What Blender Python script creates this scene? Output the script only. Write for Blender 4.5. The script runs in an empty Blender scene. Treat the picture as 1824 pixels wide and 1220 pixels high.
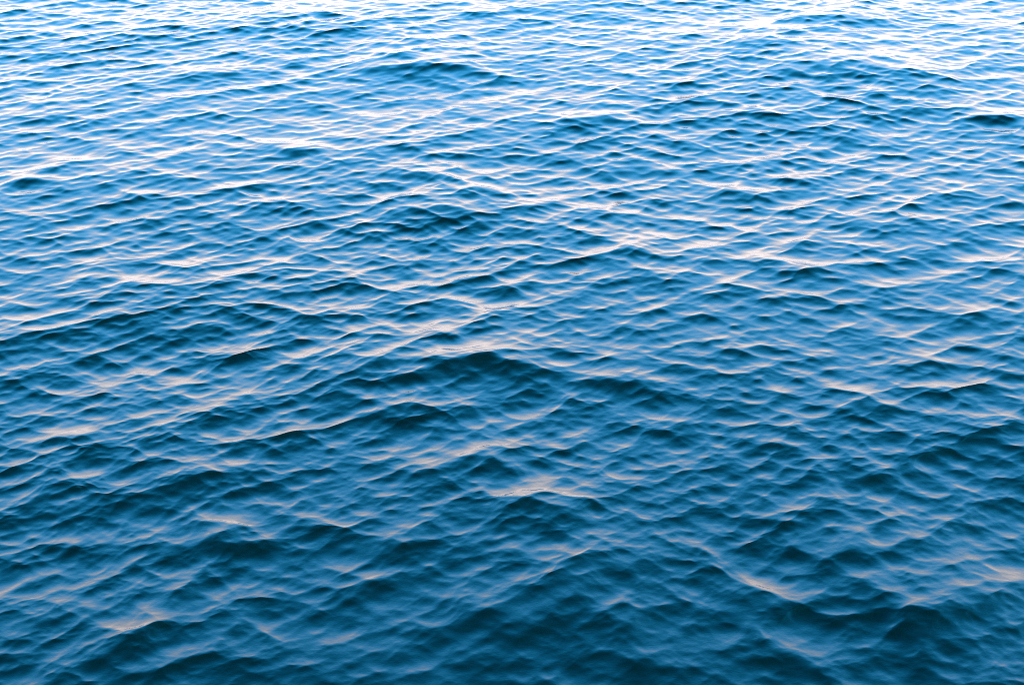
import bpy, math
import numpy as np

# ------------------------------------------------------------------ camera
scene = bpy.context.scene
CAM_H = 7.8
PITCH = 26.0            # degrees below the horizon
LENS = 57.0
cam_data = bpy.data.cameras.new("camera")
cam_data.lens = LENS
cam_data.sensor_width = 36.0
cam_data.clip_start = 0.1
cam_data.clip_end = 20000.0
cam = bpy.data.objects.new("camera", cam_data)
cam.location = (0.0, 0.0, CAM_H)
cam.rotation_euler = (math.radians(90.0 - PITCH), 0.0, 0.0)
scene.collection.objects.link(cam)
scene.camera = cam

# ------------------------------------------------------------------ sky
SUN_ELEV = 4.0
SUN_AZ = 150.0          # degrees from straight ahead (+Y), negative = left
world = bpy.data.worlds.new("World")
scene.world = world
world.use_nodes = True
wn, wl = world.node_tree.nodes, world.node_tree.links
wn.clear()
w_out = wn.new("ShaderNodeOutputWorld")
w_bg = wn.new("ShaderNodeBackground")
w_bg.inputs["Strength"].default_value = 0.10
w_sky = wn.new("ShaderNodeTexSky")
w_sky.sky_type = 'NISHITA'
w_sky.sun_disc = False
w_sky.sun_elevation = math.radians(SUN_ELEV)
w_sky.sun_rotation = math.radians(SUN_AZ)
w_sky.altitude = 0.0
w_sky.air_density = 1.0
w_sky.dust_density = 1.0
w_sky.ozone_density = 3.0
w_sat = wn.new("ShaderNodeHueSaturation")
w_sat.inputs["Saturation"].default_value = 1.5
w_sat.inputs["Value"].default_value = 0.15
wl.new(w_sky.outputs[0], w_sat.inputs["Color"])
# evening air: a clear azure layer, and pale rosy haze low over the sea,
# the same all round the horizon
w_geo = wn.new("ShaderNodeTexCoord")
w_sep = wn.new("ShaderNodeSeparateXYZ")
wl.new(w_geo.outputs["Generated"], w_sep.inputs[0])
def wmath(op, a, b=None):
    m = wn.new("ShaderNodeMath"); m.operation = op
    for i, v in enumerate((a, b)):
        if v is None: continue
        if isinstance(v, (int, float)): m.inputs[i].default_value = v
        else: wl.new(v, m.inputs[i])
    return m.outputs[0]
w_up = wmath('MAXIMUM', w_sep.outputs[2], 0.0)
def layer(below, colour, gain, scale, power):
    fall = wmath('EXPONENT', wmath('MULTIPLY', wmath('POWER', wmath('DIVIDE', w_up, scale), power), -1.0))
    mix = wn.new("ShaderNodeMix"); mix.data_type = 'RGBA'
    wl.new(fall, mix.inputs["Factor"])
    wl.new(below, mix.inputs[6])
    mix.inputs[7].default_value = tuple(c * gain for c in colour) + (1,)
    return mix.outputs[2]
w_col = layer(w_sat.outputs[0], (0.008, 0.42, 0.94), 3.8, 0.65, 3.0)
w_col = layer(w_col, (0.50, 0.66, 0.82), 1.2, 0.385, 2.8)
w_col = layer(w_col, (1.0, 0.87, 0.86), 1.5, 0.25, 2.5)
wl.new(w_col, w_bg.inputs["Color"])
wl.new(w_bg.outputs[0], w_out.inputs["Surface"])

# ------------------------------------------------------------------ sun (veiled)
sun_data = bpy.data.lights.new("sun", 'SUN')
sun_data.energy = 0.3
sun_data.angle = math.radians(20.0)
sun_data.color = (1.0, 0.86, 0.76)
sun = bpy.data.objects.new("sun", sun_data)
az, el = math.radians(SUN_AZ), math.radians(SUN_ELEV)
sun.rotation_euler = (math.radians(90.0) - el, 0.0, math.pi - az)
sun.location = (0, 0, 60)
scene.collection.objects.link(sun)

vs = scene.view_settings
vs.view_transform = 'Standard'
vs.look = 'None'
vs.exposure = 4.82
vs.gamma = 1.0
vs.use_curve_mapping = False
scene.cycles.use_denoising = False      # keeps a little photographic grain
scene.cycles.filter_width = 1.0

# ------------------------------------------------------------------ wave spectrum
G = 9.81
def ocean_tile(size, n, lam_lo, lam_hi, systems, seed, rms_slope, fall):
    """Random directional sea on a periodic square tile: height and the sideways
    (choppy) shift of the water, for wavelengths between lam_lo and lam_hi.
    systems: list of (crest-normal angle in degrees, spread power, weight)."""
    rng = np.random.default_rng(seed)
    k1 = 2 * np.pi * np.fft.fftfreq(n, size / n)
    kx, ky = np.meshgrid(k1, k1, indexing='xy')
    k = np.hypot(kx, ky)
    k[0, 0] = 1e-6
    th = np.arctan2(ky, kx)
    d = np.zeros_like(k)
    for ang, power, wgt in systems:
        c = np.clip(np.cos((th - math.radians(ang))), 0, 1)
        d += wgt * c ** power
    klo, khi = 2 * np.pi / lam_hi, 2 * np.pi / lam_lo
    win = 1 / (1 + (klo / k) ** 10) / (1 + (k / khi) ** 6)
    amp = np.sqrt(d * win) * k ** -fall
    amp[0, 0] = 0
    spec = amp * (rng.normal(size=k.shape) + 1j * rng.normal(size=k.shape))
    h = np.fft.ifft2(spec).real
    hx = np.fft.ifft2(1j * kx * spec).real
    hy = np.fft.ifft2(1j * ky * spec).real
    s = rms_slope / math.sqrt((hx ** 2 + hy ** 2).mean())
    dx = np.fft.ifft2(1j * kx / k * spec).real
    dy = np.fft.ifft2(1j * ky / k * spec).real
    return (np.stack([h, dx, dy], -1) * s).astype(np.float32), size

def sample(tile, x, y, rot):
    """Bilinear lookup of a periodic tile turned by rot degrees."""
    data, size = tile
    n = data.shape[0]
    c, s = math.cos(math.radians(rot)), math.sin(math.radians(rot))
    u = ((c * x + s * y) / size) % 1.0 * n
    v = ((-s * x + c * y) / size) % 1.0 * n
    i0 = np.floor(u).astype(np.int32); j0 = np.floor(v).astype(np.int32)
    fu = (u - i0)[..., None]; fv = (v - j0)[..., None]
    # smoothstep-free cubic-ish weights keep the facets soft
    i0 %= n; j0 %= n
    i1 = (i0 + 1) % n; j1 = (j0 + 1) % n
    r = (data[j0, i0] * (1 - fu) * (1 - fv) + data[j0, i1] * fu * (1 - fv)
         + data[j1, i0] * (1 - fu) * fv + data[j1, i1] * fu * fv)
    h, dx, dy = r[..., 0], r[..., 1], r[..., 2]
    return h, c * dx - s * dy, s * dx + c * dy

# main system travels towards the viewer and to the right: its crests climb to the right
MAIN, CROSS = -54.0, -120.0
def systems(rot, main_p, cross_w, all_w):
    return [(MAIN - rot, main_p, 1.0), (CROSS - rot, main_p, cross_w), (-90 - rot, 1.0, all_w)]

BANDS = [   # tile, rotation, choppiness, shortest wavelength, how much gusts change it
    (ocean_tile(150.0, 512, 6.0, 24.0, systems(15, 3, .8, .30), 3, 0.018, 1.8), 15, 0.5, 6.0, 0.0),
    (ocean_tile(61.0, 1024, 1.7, 6.0, systems(0, 6, .5, .10), 31, 0.029, 1.85), 0, 1.5, 1.7, 0.1),
    (ocean_tile(29.0, 2048, 0.16, 1.1, systems(7, 8, .55, .08), 23, 0.112, 1.8), 7, 2.4, .16, 0.1),
    (ocean_tile(11.3, 2048, 0.05, 0.16, systems(-11, 4, .6, .1), 8, 0.052, 1.8), -11, 2.6, .05, 0.25),
]

# ------------------------------------------------------------------ sea mesh
# rows run away from the viewer, columns fan out: close water gets fine cells,
# far water coarse ones; the sheet goes on to the horizon on every side.
def graded(stops):
    out = [stops[0][0]]
    for (a, _), (b, n) in zip(stops[:-1], stops[1:]):
        out += list(a + (b - a) * (np.arange(1, n + 1) / n))
    return np.array(out)

APEX = 2.0
lg = lambda v: math.log(v + APEX)
vrow = graded([(lg(-1.8), 0), (lg(8.0), 50), (lg(46.0), 1400), (lg(300.0), 70), (lg(9000.0), 40)])
yrow = np.exp(vrow) - APEX
ucol = np.concatenate([-np.geomspace(9.0, 0.40, 36)[:-1], np.linspace(-0.40, 0.40, 880), np.geomspace(0.40, 9.0, 36)[1:]])
X = ucol[None, :] * (yrow[:, None] + APEX)
Y = np.repeat(yrow[:, None], len(ucol), 1)
cell_y = np.gradient(yrow)[:, None] * np.ones_like(X)
cell_x = np.abs(np.gradient(ucol))[None, :] * (yrow[:, None] + APEX)
cell = np.maximum(cell_x, cell_y * 0.6)
Z = np.zeros_like(X)
LEAN = 0.3
RELAX = 8
DX = np.zeros_like(X); DY = np.zeros_like(X)
gust = sample(ocean_tile(97.0, 256, 2.5, 16.0, systems(0, 1, 1.0, 1.0), 29, 0.1, 2.2), X, Y, 20)[0]
gust = np.clip(gust / gust[:1300].std(), -2, 2)
for tile, rot, chop, lam, gusty in BANDS:
    fade = np.clip(2.0 - 4.0 * cell / lam, 0, 1) * (1 + gusty * gust)     # drop waves the cells cannot carry
    h, dx, dy = sample(tile, X, Y - 0.7, rot)
    Z += h * fade
    # crests lean the way they travel: short steep near faces, long gentle backs
    DX += (chop * dx + LEAN * h * math.cos(math.radians(-78))) * fade
    DY += (chop * dy + LEAN * h * math.sin(math.radians(-78))) * fade

# ------------------------------------------------------------------ single crests
# the crests one can pick out in the photograph, read off it in its 1824 x 1220
# pixels and laid on the mean sea level; each is a ridge with a steeper near face.
def ground(px, py):
    f = LENS / 36.0 * 1824.0
    a, b = (px - 912.0) / f, (610.0 - py) / f
    p = math.radians(PITCH)
    dy, dz = math.cos(p) + b * math.sin(p), -math.sin(p) + b * math.cos(p)
    t = CAM_H / -dz
    return a * t, dy * t

CRESTS = [   # strength, outline
    (1.0, [(560,700),(640,672),(740,637),(790,640)]),
    (1.3, [(740,688),(780,665),(830,648),(880,646),(960,665),(1010,690)]),
    (1.1, [(1010,702),(1050,688),(1130,690),(1180,702)]),
    (1.0, [(1303,1093),(1356,1080),(1395,1080),(1467,1063)]),
    (1.2, [(1470,1074),(1487,1070),(1553,1064),(1586,1080),(1645,1103),(1685,1083),(1711,1068),(1744,1060),(1840,1045)]),
    (0.6, [(1315,1100),(1350,1128),(1408,1169),(1474,1198),(1530,1225)]),
    (0.7, [(1402,955),(1430,985),(1467,1014)]),
    (0.9, [(1451,1004),(1520,990),(1579,981),(1609,958),(1635,961)]),
    (0.9, [(1210,990),(1224,984),(1254,981),(1290,1007)]),
    (0.9, [(1325,942),(1350,935),(1382,935),(1438,948)]),
    (0.8, [(1385,853),(1428,863),(1460,862)]), (0.8, [(1517,873),(1579,860),(1610,862)]),
    (0.8, [(857,1169),(906,1132),(975,1093),(1028,1070),(1041,1050),(1057,1024),(1093,1017),(1176,988)]),
    (0.9, [(1115,1160),(1125,1135),(1139,1100),(1172,1090)]),
    (0.9, [(1051,1215),(1080,1197),(1116,1182),(1200,1188)]),
    (1.0, [(811,1119),(850,1108),(883,1103),(930,1108)]),
    (0.8, [(600,998),(660,990),(715,978),(745,958),(811,942)]),
    (1.0, [(600,1083),(630,1067),(666,1040),(700,1034)]),
    (0.9, [(840,985),(860,975),(900,970)]), (0.9, [(880,1007),(916,994),(962,996)]),
    (0.8, [(870,927),(916,909),(955,907),(1011,922),(1067,915)]),
    (1.0, [(962,958),(980,942),(995,932),(1054,934)]),
    (0.9, [(712,856),(755,853),(784,836),(830,823),(883,820),(929,833)]),
    (1.3, [(105,990),(138,967),(185,958)]),
    (1.1, [(345,1004),(365,984),(428,973),(487,976)]),
    (0.7, [(197,1021),(257,991),(306,981),(355,970),(382,952),(460,906)]),
    (0.8, [(230,935),(316,882),(372,850),(460,841)]),
    (1.0, [(122,1123),(155,1100),(204,1080)]),
    (0.6, [(138,1208),(200,1165),(247,1139),(306,1073),(342,1024)]),
    (0.8, [(329,1185),(378,1159),(395,1132),(428,1116),(460,1106)]),
    (0.8, [(-10,1138),(66,1113),(158,1083)]), (0.9, [(-10,1053),(40,1035),(89,1014)]),
    (0.8, [(204,1220),(289,1192),(345,1170)]), (1.0, [(35,904),(66,891),(120,895)]),
    (0.9, [(53,932),(132,912),(178,899)]), (0.9, [(487,946),(530,942),(579,944)]),
    (1.1, [(579,732),(609,711),(645,708)]), (1.0, [(685,700),(730,686),(780,684)]),
    (1.1, [(745,615),(780,604),(825,607)]), (1.0, [(860,766),(890,760),(960,764)]),
    (1.0, [(818,757),(849,743),(875,749)]), (1.0, [(980,802),(1010,793),(1060,798)]),
    (0.8, [(625,763),(658,750),(730,737),(780,727),(829,730)]),
    (1.2, [(625,142),(690,112),(750,104),(830,122),(880,142)]),
    (1.2, [(1360,143),(1440,118),(1520,112),(1600,125),(1670,152)]),
    (1.1, [(1400,42),(1440,33),(1500,29),(1580,38)]), (1.0, [(1300,88),(1350,75),(1410,84)]),
    (1.0, [(970,222),(1030,214),(1090,210),(1150,226)]), (1.1, [(1700,222),(1740,212),(1790,210),(1840,222)]),
    (0.9, [(310,138),(380,125),(430,136)]), (0.9, [(480,290),(540,266),(590,272)]),
    (1.1, [(680,395),(740,368),(800,372),(860,397)]), (0.9, [(810,348),(870,335),(920,352)]),
    (0.9, [(1270,358),(1320,342),(1380,357)]), (0.9, [(1050,465),(1110,445),(1170,457)]),
    (1.0, [(1375,498),(1420,487),(1475,494)]), (0.9, [(1330,476),(1370,465),(1415,477)]),
    (1.3, [(125,508),(165,485),(220,507)]), (1.0, [(440,542),(480,518),(550,532)]),
    (0.9, [(690,320),(760,308),(830,334)]), (0.9, [(1260,636),(1300,630),(1350,648)]),
    (0.9, [(1500,598),(1540,588),(1590,598)]), (0.9, [(1330,810),(1370,800),(1430,812)]),
    (1.0, [(1580,662),(1640,650),(1700,660)]), (0.9, [(1760,648),(1790,640),(1840,652)]),
    (1.0, [(840,850),(870,838),(930,848)]), (0.9, [(1480,745),(1530,732),(1600,742)]),
    (0.9, [(60,800),(120,780),(190,790)]), (0.9, [(300,600),(360,590),(420,600)]),
    (0.9, [(0,345),(50,318),(110,332)]), (0.9, [(1080,320),(1140,292),(1210,300)]),
]

def add_crest(Z, X, Y, strength, outline):
    # part of a crest's rise in the picture is its height, the more so the farther off
    my = sum(p[1] for p in outline) / len(outline)
    flat = min(1.0, max(0.3, (my - 250.0) / 800.0))
    pts = [ground(p[0], my + (p[1] - my) * flat) for p in outline]
    seg = [math.hypot(b[0] - a[0], b[1] - a[1]) for a, b in zip(pts[:-1], pts[1:])]
    total = sum(seg)
    amp = CREST_GAIN * strength * min(total, 2.6)
    wf, wb = 4.0 * amp, 10.0 * amp
    reach = 3 * wb
    # local frame: u along the crest from its left to its right end, v across it
    (ax, ay), (bx, by) = pts[0], pts[-1]
    ln = math.hypot(bx - ax, by - ay)
    ux, uy = (bx - ax) / ln, (by - ay) / ln
    pu = np.array([(p[0] - ax) * ux + (p[1] - ay) * uy for p in pts])
    pv = np.array([(p[1] - ay) * ux - (p[0] - ax) * uy for p in pts])
    gu = np.linspace(-0.4 * ln, 1.4 * ln, 181)
    line = np.interp(gu, pu, pv)
    ker = np.hanning(27); ker /= ker.sum()
    line = np.convolve(np.pad(line, 13, mode='edge'), ker, 'valid')
    tilt = np.sqrt(1 + np.gradient(line, gu) ** 2)
    cx, cy = (ax + bx) / 2, (ay + by) / 2
    hit = np.nonzero((np.abs(X - cx) < ln * 0.7 + reach) & (np.abs(Y - cy) < ln * 0.7 + reach))
    u = (X[hit] - ax) * ux + (Y[hit] - ay) * uy
    v = (Y[hit] - ay) * ux - (X[hit] - ax) * uy
    side = (np.interp(u, gu, line) - v) / np.interp(u, gu, tilt)      # > 0 on the near side
    r = 0.8 * amp
    d = np.sqrt(side ** 2 + r * r) - r
    w = wb + (wf - wb) / (1 + np.exp(-np.clip(side / (0.6 * amp), -30, 30)))
    e = np.clip((u / ln + 0.15) / 1.3, 0, 1)
    Z[hit] += amp * np.exp(-(d / w) ** 1.15) * np.sin(np.pi * e) ** 1.2

CREST_GAIN = 0.046
for strength, outline in CRESTS:
    add_crest(Z, X, Y, strength, outline)
X2, Y2 = X + DX, Y + DY

# wind-blown backs stay gentle: where the surface falls away too steeply, relax it
def soften(a, r):
    for axis in (0, 1):
        c = np.cumsum(np.pad(a, [(r + 1, r) if ax == axis else (0, 0) for ax in (0, 1)], mode='edge'), axis=axis)
        n = a.shape[axis]
        a = (np.take(c, range(2 * r + 1, 2 * r + 1 + n), axis) - np.take(c, range(0, n), axis)) / (2 * r + 1)
    return a
for _ in range(RELAX):
    back = -np.gradient(Z, axis=0) / np.maximum(np.gradient(Y2, axis=0), 1e-4)
    m = soften(np.clip((back - 0.165) / 0.08, 0, 1), 3)
    Z = Z + m * (soften(Z, 3) - Z)

nr, nc = X.shape
co = np.stack([X2, Y2, Z], -1).reshape(-1, 3).astype(np.float32)
idx = np.arange(nr * nc, dtype=np.int32).reshape(nr, nc)
quads = np.stack([idx[:-1, :-1], idx[:-1, 1:], idx[1:, 1:], idx[1:, :-1]], -1).reshape(-1, 4)
me = bpy.data.meshes.new("sea_water")
me.vertices.add(len(co)); me.vertices.foreach_set("co", co.ravel())
me.loops.add(quads.size); me.loops.foreach_set("vertex_index", quads.ravel())
me.polygons.add(len(quads))
me.polygons.foreach_set("loop_start", np.arange(0, quads.size, 4, dtype=np.int32))
me.polygons.foreach_set("use_smooth", np.ones(len(quads), dtype=bool))
me.update(calc_edges=True)
sea = bpy.data.objects.new("sea_water", me)
scene.collection.objects.link(sea)
sea["kind"] = "structure"
sea["label"] = "choppy deep blue open sea water filling the whole view"
sea["category"] = "water"

# ------------------------------------------------------------------ water material
mat = bpy.data.materials.new("sea_water")
mat.use_nodes = True
nt = mat.node_tree
nt.nodes.clear()
N, L = nt.nodes.new, nt.links.new
out = N("ShaderNodeOutputMaterial")
bsdf = N("ShaderNodeBsdfPrincipled")
bsdf.inputs["Base Color"].default_value = (0.0002, 0.0062, 0.0048, 1)
bsdf.inputs["Roughness"].default_value = 0.05
bsdf.inputs["IOR"].default_value = 1.333
L(bsdf.outputs[0], out.inputs["Surface"])
tc = N("ShaderNodeTexCoord")
mp = N("ShaderNodeMapping"); mp.inputs["Rotation"].default_value = (0, 0, math.radians(-25))
mp.inputs["Scale"].default_value = (0.45, 1.0, 1.0)
L(tc.outputs["Object"], mp.inputs["Vector"])
n1 = N("ShaderNodeTexNoise"); n1.inputs["Scale"].default_value = 26.0; n1.inputs["Detail"].default_value = 3.0
n1.inputs["Roughness"].default_value = 0.55; n1.inputs["Distortion"].default_value = 0.6
L(mp.outputs[0], n1.inputs["Vector"])
b1 = N("ShaderNodeBump"); b1.inputs["Strength"].default_value = 1.0; b1.inputs["Distance"].default_value = 0.0006
L(n1.outputs[0], b1.inputs["Height"])
n2 = N("ShaderNodeTexNoise"); n2.inputs["Scale"].default_value = 110.0; n2.inputs["Detail"].default_value = 2.0
L(mp.outputs[0], n2.inputs["Vector"])
b2 = N("ShaderNodeBump"); b2.inputs["Strength"].default_value = 1.0; b2.inputs["Distance"].default_value = 0.00055
L(n2.outputs[0], b2.inputs["Height"])
L(b1.outputs[0], b2.inputs["Normal"])
L(b2.outputs[0], bsdf.inputs["Normal"])
me.materials.append(mat)
